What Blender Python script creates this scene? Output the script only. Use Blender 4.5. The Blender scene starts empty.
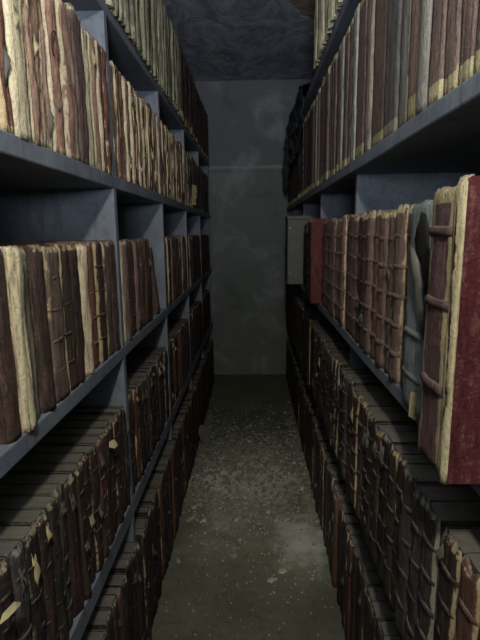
import bpy, math, random
from mathutils import Vector, Matrix, noise

R = random.Random(7)
COL = bpy.context.scene.collection
scene = bpy.context.scene
CAMZ = 1.5

# ------------------------------------------------------------------ camera
YAW, PITCH, ROLL = math.radians(1.60), math.radians(10.4), 0.012
F = 480.0
cam_d = bpy.data.cameras.new('camera')
cam = bpy.data.objects.new('camera', cam_d)
COL.objects.link(cam)
cam_d.sensor_fit = 'VERTICAL'
cam_d.sensor_height = 36.0
cam_d.lens = 27.0
cam_d.clip_start = 0.02
CM = (Matrix.Rotation(YAW, 4, 'Z') @ Matrix.Rotation(math.pi / 2 - PITCH, 4, 'X') @ Matrix.Rotation(-ROLL, 4, 'Z'))
CM.translation = Vector((0, 0, CAMZ))
cam.matrix_world = CM
scene.camera = cam
CI = CM.inverted()


def proj(p):
    q = CI @ Vector(p)
    if q.z > -0.02:
        return None
    return 240 + F * q.x / -q.z, 320 - F * q.y / -q.z


def on_plane(px, py, X=None, Z=None):
    d = CM.to_3x3() @ Vector(((px - 240) / F, (320 - py) / F, -1))
    k = X / d.x if X is not None else (Z - CAMZ) / d.z
    return Vector((0, 0, CAMZ)) + d * k


def y_at(px, py, X):
    """distance along the aisle where the ray of pixel (px,py) meets the plane x = X"""
    d = CM.to_3x3() @ Vector(((px - 240) / F, (320 - py) / F, -1))
    return d.y * X / d.x


# ------------------------------------------------------------------ helpers
def s2l(c):
    return tuple(((v / 255) / 12.92 if v / 255 <= 0.04045 else ((v / 255 + 0.055) / 1.055) ** 2.4) for v in c)


def mesh_obj(name, verts, faces, mat, parent=None, attrs=None, smooth=False, mats=None, midx=None):
    me = bpy.data.meshes.new(name)
    me.from_pydata(verts, [], faces)
    if mats:
        for m in mats:
            me.materials.append(m)
        me.polygons.foreach_set('material_index', midx)
    else:
        me.materials.append(mat)
    if attrs:
        for k, (typ, data) in attrs.items():
            if typ == 'F':
                a = me.attributes.new(k, 'FLOAT', 'POINT')
                a.data.foreach_set('value', data)
            else:
                a = me.attributes.new(k, 'FLOAT_COLOR', 'POINT')
                a.data.foreach_set('color', [c for v in data for c in (*v, 1.0)])
    if smooth:
        me.polygons.foreach_set('use_smooth', [True] * len(me.polygons))
    me.update()
    o = bpy.data.objects.new(name, me)
    COL.objects.link(o)
    if parent:
        o.parent = parent
    return o


def empty(name, loc, rot=(0, 0, 0)):
    o = bpy.data.objects.new(name, None)
    o.empty_display_size = 0.05
    o.location = loc
    o.rotation_euler = rot
    COL.objects.link(o)
    return o


def tag(o, label, cat, group=None, kind=None):
    o['label'] = label
    o['category'] = cat
    if group:
        o['group'] = group
    if kind:
        o['kind'] = kind
    return o


def box(V, Fc, x0, x1, y0, y1, z0, z1):
    b = len(V)
    V += [(x0, y0, z0), (x1, y0, z0), (x1, y1, z0), (x0, y1, z0), (x0, y0, z1), (x1, y0, z1), (x1, y1, z1), (x0, y1, z1)]
    Fc += [(b, b + 3, b + 2, b + 1), (b + 4, b + 5, b + 6, b + 7), (b, b + 1, b + 5, b + 4), (b + 1, b + 2, b + 6, b + 5),
           (b + 2, b + 3, b + 7, b + 6), (b + 3, b, b + 4, b + 7)]


def bevel(o, w=0.003, seg=2):
    m = o.modifiers.new('bevel', 'BEVEL')
    m.width = w
    m.segments = seg
    m.limit_method = 'ANGLE'
    return o


# ------------------------------------------------------------------ materials
class N:
    def __init__(s, name, rough=0.8, spec=0.3):
        s.m = bpy.data.materials.new(name)
        s.m.use_nodes = True
        s.t = s.m.node_tree
        s.b = s.t.nodes['Principled BSDF']
        s.b.inputs['Roughness'].default_value = rough
        s.b.inputs['Specular IOR Level'].default_value = spec
        s.tc = s.t.nodes.new('ShaderNodeTexCoord')

    def n(s, typ, **kw):
        nd = s.t.nodes.new(typ)
        for k, v in kw.items():
            setattr(nd, k, v)
        return nd

    def l(s, a, b):
        s.t.links.new(a, b)

    def mapping(s, scale, loc=None):
        mp = s.n('ShaderNodeMapping')
        mp.inputs['Scale'].default_value = scale
        s.l(s.tc.outputs['Object'], mp.inputs['Vector'])
        return mp.outputs['Vector']

    def noise(s, scale, detail=5, rough=0.6, vec=None, dist=0.0):
        t = s.n('ShaderNodeTexNoise')
        t.inputs['Scale'].default_value = scale
        t.inputs['Detail'].default_value = detail
        t.inputs['Roughness'].default_value = rough
        t.inputs['Distortion'].default_value = dist
        s.l(vec if vec else s.tc.outputs['Object'], t.inputs['Vector'])
        return t.outputs['Fac']

    def ramp(s, fac, a, b, ca=(0, 0, 0), cb=(1, 1, 1)):
        r = s.n('ShaderNodeValToRGB')
        r.color_ramp.elements[0].position = a
        r.color_ramp.elements[1].position = b
        r.color_ramp.elements[0].color = (*ca, 1)
        r.color_ramp.elements[1].color = (*cb, 1)
        s.l(fac, r.inputs['Fac'])
        return r.outputs['Color']

    def mix(s, fac, a, b, mode='MIX'):
        m = s.n('ShaderNodeMix', data_type='RGBA', blend_type=mode)
        for sock, v in ((0, fac), (6, a), (7, b)):
            if isinstance(v, (int, float)):
                m.inputs[sock].default_value = v
            elif isinstance(v, tuple):
                m.inputs[sock].default_value = (*v, 1)
            else:
                s.l(v, m.inputs[sock])
        return m.outputs[2]

    def math(s, op, a, b=0.0):
        m = s.n('ShaderNodeMath', operation=op)
        for i, v in enumerate((a, b)):
            if isinstance(v, (int, float)):
                m.inputs[i].default_value = v
            else:
                s.l(v, m.inputs[i])
        return m.outputs[0]

    def bump(s, h, strength=0.5, dist=0.01):
        b = s.n('ShaderNodeBump')
        b.inputs['Strength'].default_value = strength
        b.inputs['Distance'].default_value = dist
        s.l(h, b.inputs['Height'])
        s.l(b.outputs['Normal'], s.b.inputs['Normal'])

    def color(s, c):
        s.l(c, s.b.inputs['Base Color'])

    def attr(s, name):
        a = s.n('ShaderNodeAttribute', attribute_name=name)
        return a


def mat_leather():
    k = N('aged_leather', 0.72, 0.25)
    # position offset by the book so no two books share the same stains
    off = k.attr('Seed')
    add = k.n('ShaderNodeVectorMath', operation='ADD')
    k.l(k.tc.outputs['Object'], add.inputs[0])
    k.l(off.outputs['Vector'], add.inputs[1])
    P = add.outputs[0]
    mp = k.n('ShaderNodeMapping')
    mp.inputs['Scale'].default_value = (1, 1, 0.16)
    k.l(P, mp.inputs['Vector'])
    streak = k.noise(95, 6, 0.65, mp.outputs['Vector'])
    blot = k.noise(26, 6, 0.65, P, 0.6)
    fine = k.noise(150, 4, 0.75, P)
    base = k.attr('Col').outputs['Color']
    cream = k.attr('Cream').outputs['Color']
    wear = k.attr('Wear').outputs['Fac']
    # leather: mottled, rubbed
    v = k.math('MULTIPLY_ADD', k.math('ADD', k.math('MULTIPLY', blot, 0.55), k.math('MULTIPLY', fine, 0.45)), 2.6)
    v.node.inputs[2].default_value = -0.28
    leather = k.mix(1.0, base, v, 'MULTIPLY')
    crease = k.ramp(streak, 0.33, 0.45, (1, 1, 1), (0, 0, 0))
    leather = k.mix(k.math('MULTIPLY', crease, 0.75), leather, k.mix(0.8, leather, (0.008, 0.006, 0.005)))
    spot_ = k.ramp(k.noise(60, 5, 0.7, P), 0.58, 0.66)
    leather = k.mix(k.math('MULTIPLY', spot_, 0.35), leather, (0.20, 0.15, 0.11))
    rub = k.ramp(k.math('ADD', k.math('MULTIPLY', streak, 0.6), k.math('MULTIPLY', fine, 0.4)), 0.52, 0.66)
    light = k.mix(0.55, base, (0.42, 0.30, 0.20))
    leather = k.mix(k.math('MULTIPLY', rub, 0.38), leather, light)
    # worn vellum showing through
    w = k.math('ADD', wear, k.math('MULTIPLY', k.math('SUBTRACT', k.math('ADD', k.math('MULTIPLY', streak, 0.55), k.math('MULTIPLY', blot, 0.45)), 0.5), 1.7))
    wm = k.ramp(w, 0.46, 0.56)
    cr = k.mix(k.ramp(fine, 0.35, 0.75), cream, k.mix(0.5, cream, (0.16, 0.11, 0.06)))
    cr = k.mix(k.math('MULTIPLY', k.ramp(blot, 0.50, 0.70), 0.55), cr, k.mix(0.35, cream, (0.12, 0.07, 0.04)))
    cr = k.mix(k.math('MULTIPLY', crease, 0.55), cr, (0.10, 0.07, 0.045))
    geo = k.n('ShaderNodeNewGeometry')
    sp3 = k.n('ShaderNodeSeparateXYZ')
    k.l(geo.outputs['Normal'], sp3.inputs[0])
    dust = k.ramp(sp3.outputs['Z'], 0.55, 0.9)     # dust settled on upward edges
    k.color(k.mix(k.math('MULTIPLY', dust, 0.7), k.mix(wm, leather, cr), (0.17, 0.16, 0.13)))
    h = k.math('ADD', k.math('MULTIPLY', streak, 0.7), k.math('MULTIPLY', fine, 0.5))
    h = k.math('SUBTRACT', h, k.math('MULTIPLY', wm, 0.15))
    k.bump(h, 1.0, 0.006)
    return k.m


def mat_pages():
    k = N('dusty_paper', 0.95, 0.1)
    n1 = k.noise(30, 5, 0.6)
    base = k.attr('Col').outputs['Color']
    c = k.mix(k.ramp(n1, 0.35, 0.7), base, k.mix(0.6, base, (0.10, 0.09, 0.07)))
    # leaves as fine lines along the block
    mp = k.mapping((1, 600, 0.6))
    n2 = k.noise(1.0, 2, 0.5, mp)
    k.color(k.mix(k.math('MULTIPLY', k.ramp(n2, 0.45, 0.6), 0.3), c, (0.06, 0.05, 0.04)))
    k.bump(n2, 0.5, 0.003)
    return k.m


def mat_paint():
    k = N('blue_grey_paint', 0.65, 0.3)
    n1 = k.noise(7, 6, 0.65)
    n2 = k.noise(60, 4, 0.6)
    c = k.mix(k.ramp(n1, 0.35, 0.75), s2l((102, 109, 119)), s2l((132, 138, 143)))
    mp = k.mapping((14, 14, 1.6))
    dr = k.noise(3.0, 4, 0.6, mp)
    c = k.mix(k.math('MULTIPLY', k.ramp(dr, 0.55, 0.72), 0.45), c, s2l((66, 70, 74)))
    c = k.mix(k.math('MULTIPLY', k.ramp(n2, 0.52, 0.72), 0.38), c, s2l((74, 71, 64)))
    k.color(c)
    k.bump(n2, 0.3, 0.003)
    return k.m


def mat_ceiling():
    k = N('peeling_ceiling', 0.9, 0.1)
    P = k.tc.outputs['Object']
    mpc = k.mapping((1.0, 0.55, 1.0))
    n1 = k.noise(4.6, 8, 0.68, mpc, 1.6)
    n2 = k.noise(14, 6, 0.65, mpc)
    c = k.mix(k.ramp(n1, 0.40, 0.60), s2l((140, 141, 156)), s2l((184, 186, 196)))
    c = k.mix(k.math('MULTIPLY', k.ramp(n2, 0.55, 0.7), 0.4), c, s2l((208, 210, 216)))
    # fallen patch of skim coat, brown behind, pale broken rim
    mp = k.n('ShaderNodeMapping')
    mp.inputs['Location'].default_value = (-0.56, -2.95, 0)
    k.l(P, mp.inputs['Vector'])
    sc = k.n('ShaderNodeVectorMath', operation='MULTIPLY')
    sc.inputs[1].default_value = (2.4, 1.15, 0)
    k.l(mp.outputs['Vector'], sc.inputs[0])
    ln = k.n('ShaderNodeVectorMath', operation='LENGTH')
    k.l(sc.outputs[0], ln.inputs[0])
    d = k.math('ADD', ln.outputs['Value'], k.math('MULTIPLY', k.math('SUBTRACT', k.noise(4.0, 3, 0.5), 0.5), 0.7))
    inside = k.ramp(d, 0.92, 0.94, (1, 1, 1), (0, 0, 0))
    rim = k.ramp(k.math('ABSOLUTE', k.math('SUBTRACT', d, 0.945)), 0.012, 0.03, (1, 1, 1), (0, 0, 0))
    c = k.mix(inside, c, k.mix(k.ramp(n2, 0.4, 0.65), s2l((136, 122, 114)), s2l((170, 156, 144))))
    c = k.mix(rim, c, s2l((178, 176, 170)))
    k.color(c)
    k.bump(k.math('ADD', k.math('MULTIPLY', n1, 1.0), k.math('ADD', k.math('MULTIPLY', n2, 0.25), k.math('MULTIPLY', inside, -0.3))), 0.6, 0.03)
    return k.m


def mat_wall():
    k = N('old_plaster', 0.92, 0.1)
    sep = k.n('ShaderNodeSeparateXYZ')
    k.l(k.tc.outputs['Object'], sep.inputs[0])
    n1 = k.noise(2.6, 8, 0.66, None, 0.7)
    n2 = k.noise(22, 5, 0.65)
    z = k.math('ADD', sep.outputs['Z'], k.math('MULTIPLY', k.math('SUBTRACT', n1, 0.5), 0.25))
    upper = k.ramp(k.math('DIVIDE', z, 3.1), 0.66, 0.72)
    c = k.mix(upper, s2l((124, 131, 126)), s2l((122, 125, 130)))
    c = k.mix(k.math('MULTIPLY', k.ramp(n1, 0.52, 0.70), 0.7), c, s2l((170, 176, 174)))
    c = k.mix(k.math('MULTIPLY', k.ramp(n1, 0.30, 0.44, (1, 1, 1), (0, 0, 0)), 0.6), c, s2l((92, 98, 94)))
    # horizontal joint line of the skim coat
    zz = k.math('ADD', sep.outputs['Z'], k.math('MULTIPLY', n2, 0.03))
    ln = k.ramp(k.math('ABSOLUTE', k.math('SUBTRACT', zz, 2.145)), 0.008, 0.022, (1, 1, 1), (0, 0, 0))
    c = k.mix(k.math('MULTIPLY', ln, 0.5), c, s2l((178, 184, 182)))
    # hairline cracks
    vo = k.n('ShaderNodeTexVoronoi', feature='DISTANCE_TO_EDGE')
    vo.inputs['Scale'].default_value = 2.1
    dv = k.n('ShaderNodeVectorMath', operation='ADD')
    nc = k.n('ShaderNodeTexNoise')
    nc.inputs['Scale'].default_value = 5
    k.l(k.tc.outputs['Object'], nc.inputs['Vector'])
    k.l(k.tc.outputs['Object'], dv.inputs[0])
    ml = k.n('ShaderNodeVectorMath', operation='SCALE')
    ml.inputs['Scale'].default_value = 0.35
    k.l(nc.outputs['Color'], ml.inputs[0])
    k.l(ml.outputs[0], dv.inputs[1])
    k.l(dv.outputs[0], vo.inputs['Vector'])
    ck = k.ramp(vo.outputs['Distance'], 0.004, 0.012, (1, 1, 1), (0, 0, 0))
    c = k.mix(k.math('MULTIPLY', ck, k.math('MULTIPLY', k.ramp(n1, 0.5, 0.6), 0.3)), c, s2l((70, 72, 70)))
    k.color(c)
    k.bump(k.math('ADD', n1, k.math('MULTIPLY', n2, 0.3)), 0.6, 0.02)
    return k.m


def mat_floor():
    k = N('dusty_concrete_floor', 0.9, 0.15)
    sep = k.n('ShaderNodeSeparateXYZ')
    k.l(k.tc.outputs['Object'], sep.inputs[0])
    n1 = k.noise(3.0, 8, 0.65, None, 0.5)
    n2 = k.noise(28, 6, 0.7)
    n3 = k.noise(90, 3, 0.6)
    c = k.mix(k.ramp(n1, 0.35, 0.7), s2l((96, 96, 80)), s2l((118, 118, 99)))
    c = k.mix(k.math('MULTIPLY', k.ramp(n2, 0.52, 0.66), 0.5), c, s2l((70, 68, 58)))
    # plaster dust lies where the flakes fell, in the middle of the aisle
    yy = sep.outputs['Y']
    band = k.math('SUBTRACT', 1.0, k.math('ABSOLUTE', k.math('DIVIDE', k.math('SUBTRACT', yy, 2.65), 0.95)))
    dust = k.math('ADD', k.math('MULTIPLY', band, 0.6), k.math('ADD', k.math('MULTIPLY', k.math('SUBTRACT', n2, 0.5), 1.6), k.math('MULTIPLY', k.math('SUBTRACT', n1, 0.5), 2.0)))
    c = k.mix(k.math('MULTIPLY', k.ramp(dust, 0.3, 0.8), 0.6), c, s2l((158, 158, 144)))
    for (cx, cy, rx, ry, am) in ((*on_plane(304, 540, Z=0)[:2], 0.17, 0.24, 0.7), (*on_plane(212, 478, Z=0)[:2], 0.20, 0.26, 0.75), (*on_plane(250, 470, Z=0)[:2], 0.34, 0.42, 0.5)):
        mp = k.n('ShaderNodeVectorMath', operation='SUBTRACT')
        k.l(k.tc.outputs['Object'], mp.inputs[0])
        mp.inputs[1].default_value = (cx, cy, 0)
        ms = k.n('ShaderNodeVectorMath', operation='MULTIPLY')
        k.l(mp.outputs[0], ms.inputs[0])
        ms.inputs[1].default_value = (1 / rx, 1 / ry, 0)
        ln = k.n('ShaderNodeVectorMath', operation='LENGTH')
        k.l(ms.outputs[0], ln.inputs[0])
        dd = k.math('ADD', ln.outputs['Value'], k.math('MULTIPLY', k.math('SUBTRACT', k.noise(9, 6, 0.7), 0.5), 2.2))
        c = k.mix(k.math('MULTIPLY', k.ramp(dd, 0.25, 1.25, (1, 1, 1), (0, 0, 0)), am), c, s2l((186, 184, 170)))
    sp = k.ramp(n3, 0.70, 0.74)
    c = k.mix(k.math('MULTIPLY', sp, 0.6), c, s2l((180, 178, 165)))
    k.color(c)
    k.bump(k.math('ADD', k.math('MULTIPLY', n2, 1.0), k.math('MULTIPLY', n3, 0.4)), 0.6, 0.012)
    return k.m


def mat_flat(name, rgb, rough=0.85, spec=0.2, var=0.35, scale=30, bump=0.4):
    k = N(name, rough, spec)
    n1 = k.noise(scale, 5, 0.65)
    c = s2l(rgb)
    dk = tuple(v * (1 - var) for v in c)
    lt = tuple(min(1, v * (1 + var)) for v in c)
    k.color(k.mix(k.ramp(n1, 0.3, 0.7), dk, lt))
    k.bump(n1, bump, 0.004)
    return k.m


M_LEATHER = mat_leather()
M_PAGES = mat_pages()
M_PAINT = mat_paint()
M_CEIL = mat_ceiling()
M_WALL = mat_wall()
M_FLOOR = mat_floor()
M_PLASTER = mat_flat('plaster_crumbs', (158, 156, 140))
M_PLASTER_D = mat_flat('grimy_plaster_crumbs', (114, 113, 99))
M_PAPER = mat_flat('yellowed_paper', (176, 164, 126), 0.9, 0.1, 0.2)
M_BLACK = mat_flat('black_plastic_sheeting', (40, 42, 44), 0.32, 0.6, 0.3)
M_GREYCARD = mat_flat('grey_cardboard', (112, 112, 104), 0.85, 0.15, 0.12, 18)
M_DARKLEATHER = mat_flat('dark_torn_leather', (38, 36, 34), 0.8, 0.2)
M_GREYFLAP = mat_flat('grey_board', (98, 98, 88), 0.85, 0.2, 0.25)
M_METAL = mat_flat('dull_studs', (190, 190, 180), 0.35, 0.7, 0.1)

# ------------------------------------------------------------------ setting
YB = 4.95      # back wall
ZC = 2.93      # ceiling


def struct(name, b, mat):
    V, Fc = [], []
    box(V, Fc, *b)
    o = mesh_obj(name, V, Fc, mat)
    o['kind'] = 'structure'
    return o


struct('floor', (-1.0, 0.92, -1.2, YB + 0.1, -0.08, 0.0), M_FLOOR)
struct('ceiling', (-1.0, 0.92, -1.2, YB + 0.1, ZC, ZC + 0.08), M_CEIL)
struct('wall_back', (-1.0, 0.92, YB, YB + 0.1, 0.0, ZC), M_WALL)
struct('wall_left', (-1.0, -0.93, -1.2, YB, 0.0, ZC), M_WALL)
struct('wall_right', (0.85, 0.92, -1.2, YB, 0.0, ZC), M_WALL)

XL, XR = -0.42, 0.34
DEPTH = 0.46
LSH = [(2.125, 2.165), (1.635, 1.675), (1.10, 1.14), (0.535, 0.595)]
RSH = [(2.29, 2.335), (1.697, 1.734), (1.10, 1.136), (0.57, 0.60)]
LUP = [0.56, 1.51, 2.31, 3.13, 3.95, 4.78]
RUP = [1.80, 2.72, 3.64, 4.56]


def rack(name, sx, shelves, ups, label, y0, top):
    r = tag(empty(name, ((XL if sx < 0 else XR) + sx * DEPTH / 2, (y0 + 4.9) / 2, 0)), label, 'shelving')
    ox, oy = r.location.x, r.location.y
    xf = XL if sx < 0 else XR
    for z0, z1 in shelves:
        V, Fc = [], []
        a, b = sorted((xf, xf + sx * DEPTH))
        # front edge slightly uneven along its length
        n = 40
        for i in range(n + 1):
            y = y0 + (4.9 - y0) * i / n
            w = 0.0025 * noise.noise(Vector((y * 2.0, z0 * 5, sx)))
            for (x, z) in ((xf, z0 + w), (xf, z1 + w), (xf + sx * DEPTH, z1 + w), (xf + sx * DEPTH, z0 + w)):
                V.append((x - ox, y - oy, z))
        for i in range(n):
            for q in range(4):
                p = i * 4
                f = (p + q, p + (q + 1) % 4, p + 4 + (q + 1) % 4, p + 4 + q)
                Fc.append(f if sx > 0 else f[::-1])
        Fc.append((0, 3, 2, 1) if sx > 0 else (0, 1, 2, 3))
        e = n * 4
        Fc.append((e, e + 1, e + 2, e + 3) if sx > 0 else (e + 3, e + 2, e + 1, e))
        bevel(mesh_obj('shelf_board', V, Fc, M_PAINT, r), 0.004)
    for y in ups:
        V, Fc = [], []
        a, b = sorted((xf + (0.034 if sx > 0 else -0.001), xf + sx * (DEPTH - 0.004)))
        box(V, Fc, a - ox, b - ox, y - 0.015 - oy, y + 0.015 - oy, 0.0, top)
        bevel(mesh_obj('upright_panel', V, Fc, M_PAINT, r), 0.003)
    return r


rack('shelving_rack', -1, LSH, LUP, 'blue-grey painted shelving rack filled with old books along the left side', 0.05, 2.13)
rack('shelving_rack', 1, RSH, RUP, 'blue-grey painted shelving rack filled with old books along the right side', 0.05, 2.31)

# ------------------------------------------------------------------ books
PAL = {
    'tan': ((166, 134, 112), (212, 196, 162)),
    'brown': ((116, 92, 80), (206, 190, 154)),
    'redbrown': ((112, 78, 64), (196, 176, 134)),
    'dark': ((72, 57, 50), (176, 162, 122)),
    'umber': ((104, 86, 78), (188, 176, 134)),
    'black': ((44, 40, 37), (150, 142, 114)),
    'slate': ((84, 80, 76), (150, 146, 126)),
    'cream': ((196, 182, 150), (218, 206, 170)),
    'olive': ((134, 132, 110), (172, 170, 140)),
    'grey': ((140, 136, 126), (176, 172, 150)),
    'red': ((122, 52, 52), (200, 180, 150)),
    'oxblood': ((120, 56, 66), (205, 190, 150)),
}
LOOK = {'tan': 'tan leather', 'brown': 'brown leather', 'redbrown': 'reddish brown leather', 'dark': 'dark brown leather',
        'umber': 'dull brown leather', 'black': 'black leather', 'slate': 'slate brown leather', 'cream': 'cream vellum',
        'olive': 'greenish vellum', 'grey': 'smooth grey', 'red': 'red leather', 'oxblood': 'oxblood leather'}


def jit(c, a, rr):
    k = 1 + rr.uniform(-a, a)
    return tuple(min(1.0, v * k * (1 + rr.uniform(-a * 0.25, a * 0.25))) for v in c)


def spine_mesh(t, h, st, n, m):
    """spine shell, facing +x, y 0..t, z 0..h"""
    rr = st['rr']
    V, W = [], []
    sd = st['seed']
    wl, wr, wh, wt, wa = st['wl'], st['wr'], st['wh'], st['wt'], st['wa']
    ex = []
    for i in range(n + 1):
        u = i / n
        ex.append((st['topj'] * rr.uniform(-1, 0.35), st['botj'] * rr.uniform(-0.3, 1)))
    if n > 4:   # nicked head
        c = rr.randrange(1, n)
        ex[c] = (ex[c][0] - st['nick'], ex[c][1])
    zs = [h * j / m for j in range(m + 1)]
    if wh > 0.9 or wt > 0.9:
        c = st['capw']
        zs = [0, c * 0.5, c, c + 0.003] + [c + 0.003 + (h - 2 * c - 0.006) * j / (m - 6) for j in range(1, m - 6)] + [h - c - 0.003, h - c, h - c * 0.5, h]
        m = len(zs) - 1
    for j in range(m + 1):
        z = zs[j]
        v = z / h
        for i in range(n + 1):
            u = i / n
            arc = max(0.0, 1 - (2 * u - 1) ** 2)
            x = st['bulge'] * arc ** 0.6
            if st['ridge']:
                if i in (1, n - 1):
                    x += 0.0035
                if i in (0, n):
                    x -= 0.001
            y = u * t
            x += st['rough'] * noise.noise(Vector((u * 2.4 + sd, v * 3.5 + sd * 3, sd)))
            x += st['rough'] * 0.35 * noise.noise(Vector((u * 6 + sd, v * 22, sd * 2)))
            y += st['rough'] * (0.35 * noise.noise(Vector((u * 1.5 + sd * 2, v * 2.2 + 9, sd + 4))) + 0.12 * noise.noise(Vector((u * 3 + sd * 2, v * 17, sd))))
            zz = z
            if j == m:
                zz += ex[i][0]
                x -= 0.005
            if j == 0:
                zz -= ex[i][1]
            V.append((x, min(max(y, 0.0005), t - 0.0005), zz))
            w = wa
            w = max(w, wl * max(0, 1 - u / st['jw']), wr * max(0, 1 - (1 - u) / st['jw']))
            dz_t, dz_b = (h - z), z
            if wh:
                w = max(w, wh if dz_t < st['capw'] + 1e-4 else 0)
            if wt:
                w = max(w, wt if dz_b < st['capw'] + 1e-4 else 0)
            W.append(w)
    Fc = []
    k = n + 1
    for j in range(m):
        for i in range(n):
            a = j * k + i
            Fc.append((a, a + 1, a + k + 1, a + k))
    b = len(V)
    # lining
    for (x, y, z) in V[:b]:
        V.append((min(x, 0.004) - 0.004, y, z))
    W += [w for w in W]
    for j in range(m):
        for i in range(n):
            a = b + j * k + i
            Fc.append((a, a + k, a + k + 1, a + 1))
    for i in range(n):
        Fc.append((i, b + i, b + i + 1, i + 1))
        a = m * k + i
        Fc.append((a, a + 1, b + a + 1, b + a))
    for j in range(m):
        a = j * k
        Fc.append((a, a + k, b + a + k, b + a))
        a = j * k + n
        Fc.append((a, b + a, b + a + k, a + k))
    return V, Fc, W


def board_mesh(d, t0, t1, h, st, n=4):
    """cover board with chewed corners: polygon in xz, thickness in y"""
    rr = st['rr']
    c = 0.004
    pts = []
    zt = h + rr.uniform(-0.003, 0.001)
    pts += [(-0.002, 0.0), (-0.002, zt - c * rr.uniform(0, 2))]
    for i in range(n + 1):
        pts.append((-0.006 - (d - 0.012) * i / n, zt - rr.uniform(0, 0.0025)))
    pts += [(-d, zt - c), (-d, c), (-d + c, 0.0)]
    V = [(x, t0, z) for x, z in pts] + [(x, t1, z) for x, z in pts]
    k = len(pts)
    Fc = [tuple(range(k)), tuple(range(2 * k - 1, k - 1, -1))]
    for i in range(k):
        j = (i + 1) % k
        Fc.append((j, i, k + i, k + j))
    return V, Fc


def block_mesh(d, t, h, st, n=5, m=4):
    """page block: closed solid with a wavy, slightly sagging top"""
    rr = st['rr']
    z0, z1 = 0.004, h - st['inset']
    x0, x1 = -d + 0.008, -0.0045
    y0, y1 = 0.0035, t - 0.0035
    V, Fc = [], []
    for j in range(m + 1):
        y = y0 + (y1 - y0) * j / m
        for i in range(n + 1):
            x = x0 + (x1 - x0) * i / n
            V.append((x, y, z1 - abs(noise.noise(Vector((x * 18, y * 60, st['seed'])))) * 0.004))
    b = len(V)
    k = n + 1
    for j in range(m):
        for i in range(n):
            a = j * k + i
            Fc.append((a, a + 1, a + k + 1, a + k))
    rim = [i for i in range(k)] + [j * k + n for j in range(1, m + 1)] + [m * k + i for i in range(n - 1, -1, -1)] + [j * k for j in range(m - 1, 0, -1)]
    for q in rim:
        V.append((V[q][0], V[q][1], z0))
    for q in range(len(rim)):
        p = (q + 1) % len(rim)
        Fc.append((rim[p], rim[q], b + q, b + p))
    Fc.append(tuple(b + q for q in range(len(rim) - 1, -1, -1)))
    return V, Fc


def band_mesh(t, z, st, n=8, tilt=0.0):
    V, Fc = [], []
    ns = 7
    rr = st['rr']
    r = st['bandr'] * rr.uniform(0.85, 1.1)
    for i in range(n + 1):
        u = i / n
        arc = max(0.0, 1 - (2 * u - 1) ** 2)
        xb = st['bulge'] * arc ** 0.6 + 0.0005
        zc = z + 0.0015 * noise.noise(Vector((u * 3, z * 30, st['seed'])))
        for s in range(ns):
            a = -math.pi / 2 + math.pi * s / (ns - 1)
            V.append((xb - 0.002 + math.cos(a) * r * 0.85 * (0.75 + 0.25 * arc), 0.0006 + u * (t - 0.0012), zc + math.sin(a) * r))
    for i in range(n):
        for s in range(ns):
            p, q = i * ns + s, i * ns + (s + 1) % ns
            Fc.append((p, p + ns, q + ns, q))
    Fc.append(tuple(range(ns)))
    e = n * ns
    Fc.append(tuple(range(e + ns - 1, e - 1, -1)))
    return V, Fc


def attrs_for(nv, st, W=None, base=None):
    b = base or st['base']
    s = st['seed']
    return {'Col': ('C', [b] * nv), 'Cream': ('C', [st['cream']] * nv),
            'Wear': ('F', W if W else [st.get('bw', 0.1)] * nv),
            'Seed': ('C', [((s * 1.37) % 7, (s * 2.11) % 7, (s * 3.3) % 7)] * nv)}


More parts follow.
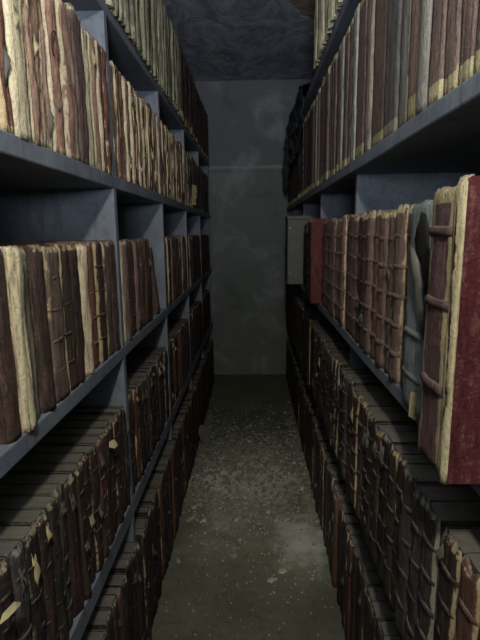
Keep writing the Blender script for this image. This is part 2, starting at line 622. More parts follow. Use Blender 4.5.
def make_style(kind, row, rr, **kw):
    b, c = PAL[kind]
    if row[1] in '45' and kind in ('dark', 'slate', 'redbrown', 'umber'):  # leather of the low rows darkened to stand in for weaker light
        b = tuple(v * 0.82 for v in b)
    st = dict(rr=rr, seed=rr.uniform(0, 50), base=jit(s2l(b), 0.22, rr), cream=jit(s2l(c), 0.15, rr), kind=kind,
              wl=0.0, wr=0.0, wh=0.0, wt=0.0, wa=0.0, jw=0.3, capw=0.02, bulge=0.009, ridge=False, rough=0.004,
              topj=0.005, botj=0.003, nick=0.0, bands=0, bandr=0.006, inset=0.007, page=jit(s2l((118, 112, 96)), 0.25, rr), bw=0.1)
    if row == 'L1' or row == 'R1':
        st.update(botj=0.014, bulge=0.012, rough=0.005, wt=0.6, wh=0.4, capw=0.03, wa=rr.choice([0, 0.15, 0.3]), ridge=True)
    elif row == 'L2':
        st.update(wl=rr.choice([0.5, 0.9, 1.1]), wr=rr.choice([0.6, 0.95, 1.15]), wh=0.5, wt=0.5, wa=rr.uniform(0.08, 0.40), ridge=True,
                  rough=0.0055, topj=0.01, nick=rr.choice([0, 0.01, 0.02]), jw=0.42, botj=0.004)
    elif row == 'L3':
        st.update(wl=rr.choice([0, 0, 0.5, 0.9]), wr=rr.choice([0, 0.4, 0.95]), wh=0.5, wt=0.2, capw=0.02, ridge=rr.random() < 0.5, bulge=0.008, rough=0.005,
                  jw=0.3, bands=rr.choice([0, 0, 4]), bandr=0.0035, page=jit(s2l((120, 116, 100)), 0.2, rr))
    elif row in ('L4', 'L5'):
        st.update(wl=rr.choice([0, 0, 0.5]), wr=rr.choice([0, 0, 0.4]), wh=0.5, wt=0.2, rough=0.006, bulge=0.007, topj=0.008, nick=rr.choice([0, 0.015]),
                  bands=rr.choice([0, 4, 5]), bandr=0.004, page=jit(s2l((112, 111, 101)), 0.14, rr), inset=0.0035)
    elif row == 'R2':
        st.update(wl=0.0, wr=0.0, wh=0.97, wt=0.97, capw=rr.uniform(0.024, 0.036), ridge=rr.random() < 0.6, rough=0.002, bulge=0.007, topj=0.004, botj=0.003,
                  base=jit(tuple(v * 1.25 for v in s2l(b)), 0.14, rr), jw=0.17)
        if st['ridge']:
            st['wr'] = rr.choice([0.45, 0.6, 0.7])
    elif row == 'R3':
        st.update(wl=rr.choice([0, 0, 0.4]), wr=rr.choice([0, 0.2, 0.6]), wh=0.62, capw=0.02, bands=5, bandr=0.0065, rough=0.004, bulge=0.012, topj=0.006,
                  base=jit(s2l(b), 0.15, rr), jw=0.22)
    elif row in ('R4', 'R5'):
        st.update(wl=rr.choice([0, 0, 0.4]), wr=rr.choice([0, 0, 0.5, 0.9]), wh=0.5, bands=rr.choice([4, 5]) if row == 'R4' else 0, bandr=0.006, rough=0.005, bulge=0.008,
                  topj=0.012, nick=rr.choice([0, 0.0, 0.02]), jw=0.22, page=jit(s2l((112, 111, 101)), 0.14, rr), inset=0.0035)
    st.update(kw)
    return st


NAME_ROW = {'L1': 'top left shelf', 'L2': 'second left shelf', 'L3': 'third left shelf', 'L4': 'lowest left shelf', 'L5': 'left floor row',
            'R1': 'top right shelf', 'R2': 'second right shelf', 'R3': 'third right shelf', 'R4': 'lowest right shelf', 'R5': 'right floor row'}
BOOKS = []   # dicts waiting to be built


def put(row, y0, t, h, d, prot, st, z, lean=0.0, label=None):
    BOOKS.append(dict(row=row, y0=y0, t=t, h=h, d=d, prot=prot, st=st, z=z, lean=lean, label=label))


ROW = {
    # row: z, height, depth, height jitter, x plane of spines, thickness range, kinds
    'L1': (2.165, 0.40, 0.27, 0.006, XL, (0.040, 0.058), ['olive'] * 8 + ['cream', 'slate']),
    'L2': (1.675, 0.345, 0.25, 0.014, XL - 0.012, (0.026, 0.046), ['tan'] * 3 + ['brown'] * 4 + ['redbrown'] * 2 + ['dark'] + ['cream']),
    'L3': (1.14, 0.338, 0.25, 0.004, XL - 0.012, (0.032, 0.055), ['dark'] * 5 + ['umber'] * 3 + ['redbrown'] * 2),
    'L4': (0.595, 0.352, 0.29, 0.004, XL - 0.011, (0.036, 0.058), ['dark'] * 4 + ['black'] * 4 + ['redbrown'] * 1 + ['slate']),  # mostly dark kinds in the low rows, in place of dimmer light
    'L5': (0.0, 0.455, 0.31, 0.012, XL + 0.016, (0.040, 0.065), ['black'] * 6 + ['dark'] * 4 + ['redbrown']),
    'R1': (2.335, 0.41, 0.27, 0.006, XR - 0.004, (0.040, 0.055), ['olive'] * 4 + ['cream'] * 4),
    'R2': (1.734, 0.49, 0.30, 0.006, XR + 0.014, (0.044, 0.066), ['umber'] * 10 + ['brown'] * 1 + ['slate'] * 2 + ['grey']),
    'R3': (1.136, 0.415, 0.30, 0.006, XR + 0.012, (0.055, 0.08), ['umber'] * 5 + ['brown'] * 4 + ['dark'] * 2),
    'R4': (0.60, 0.390, 0.31, 0.006, XR - 0.006, (0.046, 0.070), ['slate'] * 2 + ['dark'] * 5 + ['black'] * 4),
    'R5': (0.0, 0.42, 0.29, 0.010, XR + 0.006, (0.048, 0.07), ['dark'] * 4 + ['redbrown'] * 1 + ['black'] * 4 + ['slate']),
}


def fill(row, y, y_end, ups, first=(), stops=()):
    """first: (thickness, kind, overrides); then random until y_end, leaving the uprights free"""
    z, h0, d0, hj, xp, (ta, tb), kinds = ROW[row]
    spec = list(first)
    rr = random.Random(sum(map(ord, row)) * 31)
    while y < y_end:
        if spec:
            t, kind, kw = spec.pop(0)
        else:
            t, kind, kw = rr.uniform(ta, tb), rr.choice(kinds), {}
        kw = dict(kw)
        blocked = [u for u in ups if y < u + 0.017 and y + t > u - 0.017]
        if blocked:
            u = blocked[0]
            room = u - 0.017 - y
            if room > 0.024:
                t = room
            else:
                y = u + 0.0175
        if y + t > y_end:
            break
        h = kw.pop('h', h0 + rr.uniform(-hj, hj))
        prot = kw.pop('prot', rr.uniform(-0.004, 0.005))
        if y > 2.95 and not spec:  # far books get darker leather to imitate light falling off down the aisle
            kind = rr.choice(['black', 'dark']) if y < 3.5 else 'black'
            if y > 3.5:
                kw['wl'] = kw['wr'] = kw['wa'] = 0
        lean = kw.pop('lean', 0.0)
        label = kw.pop('label', None)
        d = kw.pop('d', d0 + rr.uniform(-0.015, 0.015))
        gap = kw.pop('gap', rr.uniform(0.0008, 0.004))
        st = make_style(kind, row, rr, **kw)
        put(row, y, t - 0.0005, h, d, prot, st, z, lean, label)
        y += t + gap
    return y


def px_list(row, xs, py, items):
    """thicknesses from the spine boundaries read along one pixel row (near to far)"""
    X = ROW[row][4]
    ys = [y_at(x, py, X) for x in xs]
    return ys[0], [(abs(ys[i + 1] - ys[i]) - 0.002, k, kw) for i, (k, kw) in enumerate(items)]


# --- left rows
fill('L1', 1.08, 4.70, [])
y, sp = px_list('L2', [-4, 5, 22, 31, 40, 47, 59, 71, 81, 88, 95], 80, [
    ('redbrown', dict(wa=0.0, wr=0.3)), ('cream', dict(wa=0.85, prot=0.006)), ('tan', dict(wl=1.0, wr=0.4)), ('tan', dict(wl=0.9, wr=0.8, wa=0.15)),
    ('tan', dict(wl=1.1, wa=0.35)), ('tan', dict(wl=0.9, wr=0.5, wa=0.12, label='tan leather book with horseshoe-shaped scar, second left shelf near the camera')),
    ('tan', dict(wl=0.7, wr=1.1, wa=0.1)), ('umber', dict(wl=0, wr=0.3, wa=0.0)), ('cream', dict(wa=0.5, wl=1, wr=1)), ('tan', dict(wr=1.0, wa=0.3))])
fill('L2', y, 4.74, LUP, sp)
y, sp = px_list('L3', [-6, 9, 19, 34, 46, 60, 71, 81, 89, 97, 105, 111.5, 116.5], 330, [
    ('dark', dict(wl=0, wr=0)), ('cream', dict(wa=0.75, bands=0, prot=0.008, bulge=0.012)), ('olive', dict(wa=0.35, wl=1.1, bands=0)), ('dark', dict(wl=0.2, wr=0.3)),
    ('umber', dict(wa=0.12, wr=0.5)), ('dark', dict(wl=1.0, wr=0, wa=0.05)), ('dark', dict(wl=0, wr=0.2)), ('cream', dict(wa=0.9, wl=1.2, wr=1.2, bulge=0.014, bands=0)),
    ('redbrown', dict(wa=0.1)), ('dark', dict(wl=0.9, wr=0)), ('umber', dict(wl=0.7, wr=0.2)), ('dark', dict(wr=1.2, jw=0.4))])
fill('L3', y, 1.49, LUP, sp)
ye = fill('L3', 1.53, 2.03, LUP, [(0.045, 'cream', dict(wa=0.3, wl=1.2))])
LEAN = math.radians(24)
st = make_style('umber', 'L3', random.Random(4), wl=0.2, wr=1.25, bands=0, wh=0.7)
put('L3', ye + 0.135, 0.042, 0.33, 0.25, 0.0, st, 1.14, LEAN, 'brown book with cream edge leaning over in the second bay, third left shelf')
fill('L3', 2.33, 4.74, LUP, [(0.04, 'dark', dict(wr=1.1)), (0.045, 'umber', dict(wl=1.2, wr=1.0)), (0.04, 'cream', dict(wa=0.4))])
fill('L4', 0.60, 4.74, LUP)
fill('L5', 0.95, 4.74, LUP)
# --- right rows
fill('R1', 1.55, 2.76, [])
y, sp = px_list('R2', [492, 476, 461, 448, 434, 422, 412, 402, 388, 374, 369, 360], 60, [
    ('umber', dict(capw=0.036, ridge=True)), ('umber', dict(capw=0.034, ridge=True)), ('umber', dict(capw=0.03, ridge=True)), ('umber', dict(ridge=True)),
    ('grey', dict(wh=0, wt=0, wa=0.12, bulge=0.010, prot=0.006, base=s2l((132, 128, 118)), label='smooth grey vellum book, wider of two grey ones on the second right shelf')),
    ('umber', dict(capw=0.05)),
    ('grey', dict(wh=0, wt=0, wa=0.1, wl=0.9, bulge=0.010, base=s2l((120, 116, 106)), label='narrow grey vellum book with stained spine, second right shelf')),
    ('slate', dict()), ('umber', dict(wr=0.25)), ('grey', dict(wh=0.3, wt=0.3, base=s2l((128, 118, 104)), wa=0.2)), ('umber', dict())])
fill('R2', y, 4.80, RUP, sp)

y0B = y_at(462, 330, 0.297)
zR, hR, dR = 1.136, 0.415, 0.30
rB = random.Random(12)
stB = make_style('oxblood', 'R3', rB, wl=1.2, wr=1.0, jw=0.8, bands=0, wa=0.35, bulge=0.004, rough=0.004, topj=0.002, bw=0.02, base=s2l((76, 28, 33)))
YA = y_at(430, 300, XR + 0.012 - 0.066)
put('R3', YA - 0.126, 0.030, 0.434, 0.33, 0.074, stB, zR, 0, 'tall red leather book with its cover facing the camera, third right shelf end')
stA = make_style('dark', 'R3', rB, wl=1.25, wr=1.25, jw=0.26, bands=3, bandr=0.009, wh=1.1, capw=0.022, base=s2l((92, 70, 68)), bulge=0.003, bandz=(0.30, 0.60, 0.85), inset=0.004, topj=0.003)
put('R3', YA - 0.094, 0.092, 0.425, 0.31, 0.072, stA, zR, 0, 'dark brown book with cream spine corners beside the tall red book')
stG = make_style('grey', 'R3', rB, wl=0, wr=0, wh=0.2, bands=2, bandr=0.007, base=s2l((120, 128, 126)), bulge=0.012, rough=0.003, torn=True, bandz=(0.17, 0.38))
put('R3', YA + 0.002, 0.05, 0.41, 0.30, 0.01, make_style('umber', 'R3', rB), zR)
put('R3', YA + 0.054, 0.05, 0.412, 0.30, 0.012, make_style('dark', 'R3', rB), zR)
yG = y_at(408, 300, XR - 0.008)
y0 = YA + 0.108
print('YA', YA, 'yG', yG)
put('R3', y0, yG - y0, 0.418, 0.30, 0.020, stG, zR, 0, 'grey book with a dark torn hole in its spine, third right shelf')
RED_Y = y_at(320.5, 262, XR)
print('RED', RED_Y)
fill('R3', yG + 0.003, RED_Y - 0.002, RUP, [(0.075, 'brown', dict(wh=0.9)), (0.07, 'umber', dict(wl=0)), (0.06, 'umber', dict(wl=1.1, wr=0.2)), 
     (0.07, 'umber', {}), (0.075, 'brown', {}), (0.06, 'umber', dict(wl=1.2, wh=0.9)), (0.07, 'dark', dict(wl=0.9))])
stR = make_style('red', 'R3', rB, bands=0, wa=0.1, wl=0.5, bulge=0.006, base=s2l((92, 48, 45)), bw=0.0)
put('R3', RED_Y + 0.004, 0.05, 0.425, 0.30, 0.055, stR, zR, 0, 'red leather book jutting out past brown ribbed books, third right shelf')
fill('R3', RED_Y + 0.058, 3.30, RUP, [(0.06, 'black', dict(wa=0.2, prot=0.05)), (0.06, 'black', dict(wa=0.25, prot=0.05)), (0.06, 'black', dict(prot=0.05))])
fill('R3', 3.62, 4.85, RUP)
fill('R4', 0.56, 4.85, RUP, [(0.075, 'redbrown', dict(bands=0)), (0.07, 'redbrown', dict(wr=0.9)), (0.072, 'dark', {}), (0.07, 'slate', dict(wr=1.0)), (0.065, 'slate', {}), (0.075, 'slate', {})])
fill('R5', 1.0, 4.85, RUP)


def wmat(b):
    """world matrix of a book"""
    left = b['row'][0] == 'L'
    X = ROW[b['row']][4]
    if left:
        m = Matrix.Translation((X + b['prot'], b['y0'], b['z']))
    else:
        m = Matrix.Translation((X - b['prot'], b['y0'] + b['t'], b['z'])) @ Matrix.Rotation(math.pi, 4, 'Z')
    if b['lean']:
        m = m @ Matrix.Rotation(b['lean'], 4, 'X')
    return m


def area(b):
    m = wmat(b)
    pts = [proj(m @ Vector(p)) for p in ((0, 0, 0), (0, b['t'], 0), (0, b['t'], b['h']), (0, 0, b['h']))]
    if any(p is None for p in pts):
        return 0
    x0, x1 = min(p[0] for p in pts), max(p[0] for p in pts)
    y0, y1 = min(p[1] for p in pts), max(p[1] for p in pts)
    w = min(x1, 480) - max(x0, 0)
    hh = min(y1, 640) - max(y0, 0)
    if w <= 0 or hh <= 0:
        return 0
    return w * hh


# occlusion by the neighbours is ignored: largest spines in view first
for b in BOOKS:
    b['area'] = area(b)
BOOKS = [b for b in BOOKS if b['area'] > 0]
BOOKS.sort(key=lambda b: -b['area'])
LIMIT = 300
solo, mass = BOOKS[:LIMIT], BOOKS[LIMIT:]
print('BOOKS', len(BOOKS), 'smallest solo area', solo[-1]['area'], 'y', max(b['y0'] for b in solo))


def ordw(n):
    w = ['nearest', 'second', 'third', 'fourth', 'fifth', 'sixth', 'seventh', 'eighth', 'ninth', 'tenth', 'eleventh', 'twelfth']
    if n <= len(w):
        return w[n - 1]
    s = {1: 'st', 2: 'nd', 3: 'rd'}.get(n % 10 if n % 100 not in (11, 12, 13) else 0, 'th')
    return '%d%s' % (n, s)


byrow = {}
for b in sorted(solo, key=lambda b: b['y0']):
    byrow.setdefault(b['row'], []).append(b)
for row, bs in byrow.items():
    for i, b in enumerate(bs):
        if not b['label']:
            st = b['st']
            ex = ''
            if row in ('R1', 'L1'):
                ex = ''
            elif row == 'R2' and st['wh'] > 0.9:
                ex = ' with cream caps'
            elif max(st['wl'], st['wr']) > 0.8:
                ex = ' with cream joint'
            elif st['bands'] >= 4:
                ex = ' with raised bands'
            w = 'book' if i else 'book'
            b['label'] = '%s %s%s, %s from the camera on the %s' % (LOOK[st['kind']], w, ex, ordw(i + 1), NAME_ROW[row]) if row[1] != '5' else \
                '%s %s%s, %s from the camera in the %s' % (LOOK[st['kind']], w, ex, ordw(i + 1), NAME_ROW[row])


def build_book(b):
    st, t, h, d = b['st'], b['t'], b['h'], b['d']
    root = empty('book', (0, 0, 0))
    root.matrix_world = wmat(b)
    tag(root, b['label'], 'book', 'old bound books on the ' + NAME_ROW[b['row']])
    big = b['area'] > 900
    n, m = (9, 30) if big else (6, 14)
    V, Fc, W = spine_mesh(t, h, st, n, m)
    sp = mesh_obj('spine', V, Fc, M_LEATHER, root, attrs_for(len(V), st, W), True)
    for (a, c) in ((0.0, 0.003), (t - 0.003, t)):
        V, Fc = board_mesh(d, a, c, h, st)
        mesh_obj('cover_board', V, Fc, M_LEATHER, root, attrs_for(len(V), st))
    V, Fc = block_mesh(d, t, h, st)
    mesh_obj('page_block', V, Fc, M_PAGES, root, {'Col': ('C', [st['page']] * len(V))})
    if st['bands'] and b['area'] > 110:
        zs = st.get('bandz') or [(k + 1) / (st['bands'] + 1) for k in range(st['bands'])]
        for q in zs:
            V, Fc = band_mesh(t, q * h, st)
            mesh_obj('raised_band', V, Fc, M_LEATHER, sp, attrs_for(len(V), st, [st['wa'] + 0.12] * len(V)), True)
    return root, sp


roots = {}
for b in solo:
    roots[id(b)] = build_book(b)

# the rest of the far books, one mass
MV, MF, MI = [], [], []
AC, ACr, AW, AS = [], [], [], []
for b in mass:
    st = b['st']
    m = wmat(b)
    parts = []
    V, Fc, W = spine_mesh(b['t'], b['h'], st, 4, 7)
    parts.append((V, Fc, W, 0, st['base']))
    for (a, c) in ((0.0, 0.003), (b['t'] - 0.003, b['t'])):
        V, Fc = board_mesh(b['d'], a, c, b['h'], st, 1)
        parts.append((V, Fc, [0.1] * len(V), 0, st['base']))
    V, Fc = block_mesh(b['d'], b['t'], b['h'], st, 1, 1)
    parts.append((V, Fc, [0] * len(V), 1, st['page']))
    for V, Fc, W, mi, base in parts:
        k = len(MV)
        MV += [tuple(m @ Vector(v)) for v in V]
        MF += [tuple(i + k for i in f) for f in Fc]
        MI += [mi] * len(Fc)
        AC += [base] * len(V)
        ACr += [st['cream']] * len(V)
        AW += list(W)
        AS += [(0.0, 0.0, 0.0)] * len(V)
if mass:
    far = mesh_obj('far_books', MV, MF, None, None, {'Col': ('C', AC), 'Cream': ('C', ACr), 'Wear': ('F', AW), 'Seed': ('C', AS)}, False, [M_LEATHER, M_PAGES], MI)
    tag(far, 'darkened rows of old books at the far ends of both racks', 'books', None, 'stuff')


# ------------------------------------------------------------------ special pieces on books
def find(lbl):
    for b in solo:
        if lbl in b['label']:
            return b, roots[id(b)]
    return None, (None, None)


def patch(name, pts, x, th, mat, parent, crumple=0.002, label=None):
    """irregular torn piece lying on a spine: outline pts in (y,z), local to the book"""
    cy = sum(p[0] for p in pts) / len(pts)
    cz = sum(p[1] for p in pts) / len(pts)
    V, Fc = [], []
    rings = [0.0, 0.5, 1.0]
    k = len(pts)
    for side in (0, 1):
        V.append((x + side * th + crumple, cy, cz))
        for r in rings[1:]:
            for (y, z) in pts:
                yy, zz = cy + (y - cy) * r, cz + (z - cz) * r
                V.append((x + side * th * (1 if r < 1 else 0.5) + crumple * noise.noise(Vector((yy * 90, zz * 60, x * 20))), yy, zz))
    off = 1 + 2 * k
    for side in (0, 1):
        o = side * off
        for i in range(k):
            j = (i + 1) % k
            f1 = (o, o + 1 + i, o + 1 + j)
            f2 = (o + 1 + i, o + 1 + k + i, o + 1 + k + j, o + 1 + j)
            Fc += [f1, f2] if side else [f1[::-1], f2[::-1]]
    for i in range(k):
        j = (i + 1) % k
        Fc.append((1 + k + i, 1 + k + j, off + 1 + k + j, off + 1 + k + i))
    o = mesh_obj(name, V, Fc, mat, parent, None, True)
    if label:
        o['label'] = label
    return o


b, (rt, sp) = find('dark torn hole')
if rt:
    t = b['t']
    # local y runs towards the camera on the right side
    patch('torn_hole', [(t * .62, .398), (t * .80, .392), (t * .97, .36), (t * .98, .30), (t * .97, .235), (t * .88, .26), (t * .72, .30), (t * .50, .32), (t * .42, .345), (t * .48, .375)],
          0.0118, 0.002, M_DARKLEATHER, rt, 0.0015, 'dark torn hole')
    patch('torn_flap', [(t * .28, .335), (t * .45, .325), (t * .62, .305), (t * .80, .27), (t * .93, .22), (t * .97, .16), (t * .90, .17), (t * .78, .225), (t * .60, .262), (t * .40, .29), (t * .28, .315)],
          0.0125, 0.006, M_GREYFLAP, rt, 0.004, 'curled grey flap')
    ya = t * .72
    V = [(0.006, ya, -0.014), (0.022, ya + .004, -0.004), (0.026, ya + .020, 0.050), (0.012, ya + .016, 0.046)]
    V += [(x - .003, y, z + .003) for x, y, z in V]
    mesh_obj('loose_flap', V, [(0, 1, 2, 3), (7, 6, 5, 4), (0, 4, 5, 1), (1, 5, 6, 2), (2, 6, 7, 3), (3, 7, 4, 0)], M_PAPER, rt)

b, (rt, sp) = find('horseshoe')
if rt:
    t = b['t']
    V, Fc = [], []
    K, S = 14, 6
    for i in range(K + 1):
        a = math.radians(-50) + math.radians(280) * i / K
        cy, cz = t * .5 + math.cos(a) * t * .26, b['h'] * .66 + math.sin(a) * .030
        for s in range(S):
            q = 2 * math.pi * s / S
            V.append((0.0125 + 0.0022 * math.cos(q), cy + 0.0022 * math.sin(q) * math.cos(a), cz + 0.0022 * math.sin(q) * math.sin(a)))
    for i in range(K):
        for s in range(S):
            p, q = i * S + s, i * S + (s + 1) % S
            Fc.append((p, q, q + S, p + S))
    Fc += [tuple(range(S - 1, -1, -1)), tuple(K * S + s for s in range(S))]
    mesh_obj('curled_scar', V, Fc, M_LEATHER, rt, attrs_for(len(V), b['st'], [0.2] * len(V), s2l((70, 45, 36))), True)

# loose scraps and torn leather tongues standing off some spines (parts of their books)
rs = random.Random(99)
for b in sorted(solo, key=lambda b: -b['area']):
    row = b['row']
    if row in ('L2', 'L4', 'L5', 'R4', 'R5', 'L3', 'R3') and b['area'] > 150 and not b['st'].get('torn'):
        pr = {'L2': .55, 'L4': .55, 'L5': .35, 'R4': .4, 'R5': .3, 'L3': .12, 'R3': .2}[row]
        if rs.random() < pr:
            t, h = b['t'], b['h']
            rt = roots[id(b)][0]
            z = h * rs.uniform(.2, .97)
            if row in ('L4', 'R4') and rs.random() < .6:
                z = h * rs.uniform(.88, .97)
            w, l = t * rs.uniform(.15, .38), rs.uniform(.02, .085)
            z = max(z, l + .01)
            y = rs.uniform(.1, .5) * t
            pts = [(y, z), (y + w * .3, z - l * .2), (y + w, z - l * .1), (y + w * 1.1, z - l * .6), (y + w * .6, z - l * .8), (y + w * .3, z - l), (y + .002, z - l * .6)]
            pts = [(min(max(p, .002), t - .002), q) for p, q in pts]
            patch('torn_scrap', pts, b['st']['bulge'] * 0.8 + .001, .003, rs.choice([M_PAPER, M_PAPER, M_GREYFLAP] if row == 'L2' else [M_PAPER, M_GREYFLAP, M_GREYFLAP]) if row in ('L2', 'L4', 'R4') else M_GREYFLAP, rt, .009)


# ------------------------------------------------------------------ other things
def slab_thing(name, outline, th, mat, loc, rot, label, cat, bend=0.0, group=None):
    """thin irregular board or sheet: outline in local xy, curved slightly"""
    V, Fc = [], []
    k = len(outline)
    for s in (0, 1):
        V.append((0, 0, s * th + bend))
        for r in (0.55, 1.0):
            for (x, y) in outline:
                V.append((x * r, y * r, s * th + bend * (1 - r * r) + th * 0.5 * noise.noise(Vector((x * 30 * r, y * 30 * r, th * 99)))))
    off = 1 + 2 * k
    for s in (0, 1):
        o = s * off
        for i in range(k):
            j = (i + 1) % k
            a, b2 = (o, o + 1 + i, o + 1 + j), (o + 1 + i, o + 1 + k + i, o + 1 + k + j, o + 1 + j)
            Fc += [a, b2] if s else [a[::-1], b2[::-1]]
    for i in range(k):
        j = (i + 1) % k
        Fc.append((1 + k + i, 1 + k + j, off + 1 + k + j, off + 1 + k + i))
    o = mesh_obj(name, V, Fc, mat)
    o.location = loc
    o.rotation_euler = rot
    return tag(o, label, cat, group)


# rounded board leaning against the left floor row
ol = [(0.036 * math.cos(a), 0.075 * math.sin(a) * (1.0 if math.sin(a) > 0 else 1.05)) for a in [2 * math.pi * i / 16 for i in range(16)]]
slab_thing('loose_board', ol, 0.004, M_GREYFLAP, on_plane(204, 435, X=-0.355), (math.radians(72), math.radians(-10), math.radians(28)),
           'rounded grey loose board leaning against the left floor row of books', 'board', 0.006)

# grey box on the third right shelf
gb = tag(empty('archive_box', (0.345, 3.34, 1.137)), 'upright grey cardboard box jutting from the third right shelf', 'box')
V, Fc = [], []
box(V, Fc, -0.105, 0.20, 0.0, 0.24, 0.0, 0.44)
bevel(mesh_obj('box_body', V, Fc, M_GREYCARD, gb), 0.004)
V, Fc = [], []
box(V, Fc, -0.108, 0.203, -0.003, 0.243, 0.441, 0.467)
bevel(mesh_obj('lid', V, Fc, M_GREYCARD, gb), 0.004)
for zz in (0.075, 0.385):
    V, Fc = [], []
    for s in range(10):
        a = 2 * math.pi * s / 10
        V += [(-0.088 + 0.006 * math.cos(a), -0.0005, zz + 0.006 * math.sin(a)), (-0.088 + 0.004 * math.cos(a), -0.004, zz + 0.004 * math.sin(a))]
    for s in range(10):
        p, q = 2 * s, 2 * ((s + 1) % 10)
        Fc.append((p, q, q + 1, p + 1))
    Fc += [tuple(2 * s + 1 for s in range(10)), tuple(2 * s for s in range(9, -1, -1))]
    mesh_obj('stud', V, Fc, M_METAL, gb)

# black plastic sheeting draped from the top right shelf over the far books
V, Fc = [], []
NU, NV = 46, 34
for i in range(NU + 1):
    y = 3.12 + 1.65 * i / NU
    u = i / NU
    L = 0.22 + 0.30 * u + 0.04 * math.sin(9 * u)
    for j in range(NV + 1):
        v = j / NV
        s = v * (L + 0.28)
        if s < 0.28:     # lying over things on the shelf
            x = XR + 0.26 - s
            z = 2.345 + 0.07 * math.sin(math.pi * min(1, s / 0.32)) * (0.25 + math.sin(math.pi * u) ** 0.5) + 0.02
        else:
            q = s - 0.28
            x = XR - 0.022 - 0.045 * math.sin(math.pi * min(1, q / L)) * (0.35 + 0.65 * math.sin(math.pi * min(1, u * 1.1)))
            z = 2.365 - q + 0.07 * math.sin(math.pi * 0.87) * (0.25 + math.sin(math.pi * u) ** 0.5) * max(0, 1 - q / 0.1)
        p = Vector((y * 5.0, s * 7, 2.2))
        x += 0.030 * noise.noise(p * 1.6) + 0.022 * noise.noise(p * 4.1)
        if s >= 0.28:
            x = min(x, XR - 0.020)
        z += 0.018 * noise.noise(p + Vector((5, 3, 1)))
        if s < 0.28:
            z = max(z, 2.342)
        V.append((x, y + 0.02 * noise.noise(p * 1.3), z))
for i in range(NU):
    for j in range(NV):
        a = i * (NV + 1) + j
        Fc.append((a, a + 1, a + NV + 2, a + NV + 1))
pl = mesh_obj('plastic_sheet', V, Fc, M_BLACK, None, None, True)
md = pl.modifiers.new('thickness', 'SOLIDIFY')
md.thickness = 0.002
tag(pl, 'crumpled black plastic sheet hanging from the far end of the top right shelf', 'plastic sheet')

# torn paper tags
slab_thing('paper_tag', [(-.03, -.065), (.018, -.068), (.010, -.03), (.03, -.012), (.018, .0), (.03, .02), (.028, .065), (-.028, .068)], 0.001, M_PAPER,
           on_plane(194.5, 195, X=XL + 0.022), (math.radians(90), 0, math.radians(62)), 'torn cream paper tag hanging on far books of second left shelf', 'paper', 0.0)
slab_thing('paper_scrap', [(-.014, -.010), (.004, -.013), (.016, -.004), (.010, .008), (.002, .013), (-.013, .006)], 0.0012, M_PAPER,
           on_plane(113, 444, X=XL + 0.016), (math.radians(60), math.radians(20), math.radians(50)), 'pale paper scrap poking out of books on the lowest left shelf', 'paper', 0.003)
strip = slab_thing('torn_strip', [(-.026, -.003), (-.01, .001), (.012, .0), (.026, -.006), (.015, .005), (-.012, .006)], 0.001, M_PAPER,
           on_plane(9, 611, X=XL + 0.016), (math.radians(75), 0, math.radians(80)), 'curled pale paper strip over dark books at lower left', 'paper', 0.012)
# the strip is a torn piece of the book it curls off
for b in solo:
    if b['row'] == 'L4' and b['y0'] <= strip.location.y <= b['y0'] + b['t'] + 0.004:
        mw = Matrix.Translation(strip.location) @ strip.rotation_euler.to_matrix().to_4x4()
        strip.parent = roots[id(b)][0]
        strip.matrix_local = wmat(b).inverted() @ mw
        for key in ('label', 'category'):
            del strip[key]
        strip['label'] = 'curled pale torn strip'
        break


# ------------------------------------------------------------------ floor debris
rf = random.Random(21)


def chip_mesh(V, Fc, cx, cy, r, th, rr, z=0.0):
    k = rr.choice([5, 6, 7])
    a0 = rr.uniform(0, 6)
    el = rr.uniform(.5, 1)
    b = len(V)
    tz = rr.uniform(-.4, .4)
    rs_ = [r * rr.uniform(.6, 1.1) for _ in range(k)]
    rot = rr.uniform(0, 3.14)
    for s in (0, 1):
        for i in range(k):
            a = a0 + 2 * math.pi * i / k
            q = rs_[i] * (1 - .18 * s)
            px_, py_ = q * math.cos(a), q * math.sin(a) * el
            x = px_ * math.cos(rot) - py_ * math.sin(rot)
            y = px_ * math.sin(rot) + py_ * math.cos(rot)
            V.append((cx + x, cy + y, z + s * th + abs(tz) * (x + r) * .5 * s))
    Fc.append(tuple(range(b + k - 1, b - 1, -1)))
    Fc.append(tuple(range(b + k, b + 2 * k)))
    for i in range(k):
        j = (i + 1) % k
        Fc.append((b + i, b + j, b + k + j, b + k + i))


def spot(rr, near=False):
    while True:
        if near:
            x, y = rr.uniform(-.36, .31), rr.uniform(1.5, 2.5)
        else:
            y = rr.gauss(2.75, .55)
            x = rr.uniform(-.37, .32)
        if 1.5 < y < 4.6:
            return x, y


for i in range(150):
    x, y = spot(rf, i < 22)
    V, Fc = [], []
    r = rf.uniform(.005, .013) if i < 115 else rf.uniform(.014, .026)
    chip_mesh(V, Fc, 0, 0, r, rf.uniform(.003, .007), rf)
    o = mesh_obj('plaster_flake', V, Fc, M_PLASTER if (rf.random() < .35) else M_PLASTER_D)
    o.location = (x, y, 0.0)
    tag(o, 'small plaster flake lying on the dusty aisle floor', 'plaster flake', 'plaster flakes on the aisle floor')

for (x, y, r, m, lab) in [(0.235, 2.66, .055, M_PLASTER_D, 'large dark broken plaster slab on the floor against the right books'),
                          (-0.10, 2.03, .035, M_PLASTER_D, 'flat brown curled flake lying alone on the floor near the left books'),
                          (0.07, 1.86, .028, M_PLASTER, 'pale flat plaster piece in the open middle of the near floor')]:
    V, Fc = [], []
    chip_mesh(V, Fc, 0, 0, r, .007, rf)
    o = mesh_obj('plaster_slab', V, Fc, m)
    o.location = (x, y, 0.0)
    tag(o, lab, 'plaster slab')

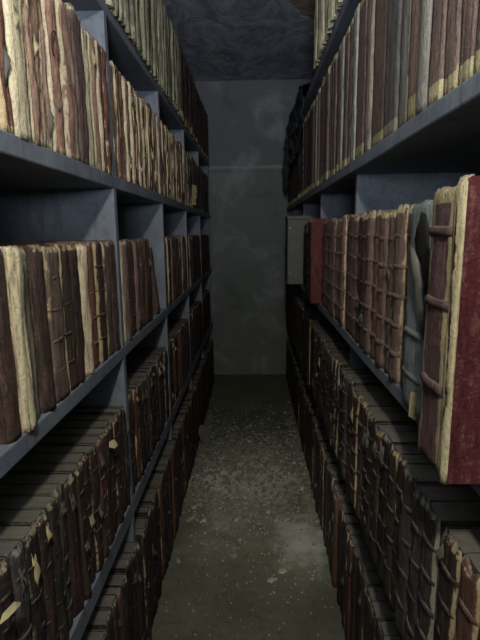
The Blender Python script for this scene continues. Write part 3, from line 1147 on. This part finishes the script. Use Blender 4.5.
V, Fc = [], []
for i in range(1000):
    x, y = spot(rf)
    if rf.random() < .04:
        x, y = spot(rf, True)
    chip_mesh(V, Fc, x, y, rf.uniform(.0015, .0065), rf.uniform(.0015, .004), rf)
o = mesh_obj('plaster_crumbs', V, Fc, M_PLASTER)
tag(o, 'fine pale plaster crumbs scattered over the middle of the aisle floor', 'plaster crumbs', None, 'stuff')
V, Fc = [], []
for i in range(2600):
    x, y = spot(rf)
    y = min(4.5, max(2.3, rf.gauss(3.05, .38)))
    if rf.random() < .3:
        x = rf.choice([-1, 1]) * rf.uniform(.30, .37) - .02
    chip_mesh(V, Fc, x, y, rf.uniform(.003, .018), rf.uniform(.002, .014), rf)
mi = []
for i, f in enumerate(Fc):
    mi.append(1 if (f[0] // 7) % 6 == 0 else 0)
o = mesh_obj('dark_rubble', V, Fc, None, None, None, False, [M_PLASTER_D, M_PLASTER], mi)
tag(o, 'dark dusty rubble littering the far half of the aisle floor', 'rubble', None, 'stuff')

# ------------------------------------------------------------------ light
def lamp(name, typ, loc, energy, color, **kw):
    d = bpy.data.lights.new(name, typ)
    d.energy = energy
    d.color = color
    for k, v in kw.items():
        setattr(d, k, v)
    o = bpy.data.objects.new(name, d)
    o.location = loc
    COL.objects.link(o)
    return o


lamp('ceiling_lamp', 'POINT', (0.01, -0.25, 2.32), 58, (1.0, 0.94, 0.82), shadow_soft_size=0.05)
t = lamp('floor_fill_spot', 'SPOT', (0.05, 0.0, 1.75), 55, (1.0, 0.98, 0.9), spot_size=math.radians(22), spot_blend=0.9, shadow_soft_size=0.02)  # unseen spot added to brighten a patch of the aisle floor
t.rotation_euler = (Vector((0.06, 2.4, 0.0)) - Vector(t.location)).to_track_quat('-Z', 'Y').to_euler()
# unseen cool fill panel added behind the camera, tilted up to the ceiling
d = lamp('cool_fill', 'AREA', (0.0, -0.75, 1.73), 46, (0.78, 0.86, 1.0), shape='RECTANGLE', size=0.3, size_y=0.3)
d.rotation_euler = (math.radians(90 + 63), 0, 0)
d.data.spread = math.radians(150)

w = bpy.data.worlds.new('world')
scene.world = w
w.use_nodes = True
w.node_tree.nodes['Background'].inputs[0].default_value = (0.55, 0.68, 1.0, 1)
w.node_tree.nodes['Background'].inputs[1].default_value = 0.02

scene.view_settings.view_transform = 'Standard'
scene.view_settings.look = 'None'
scene.view_settings.gamma = 1
scene.view_settings.exposure = 0.15
scene.view_settings.use_curve_mapping = False
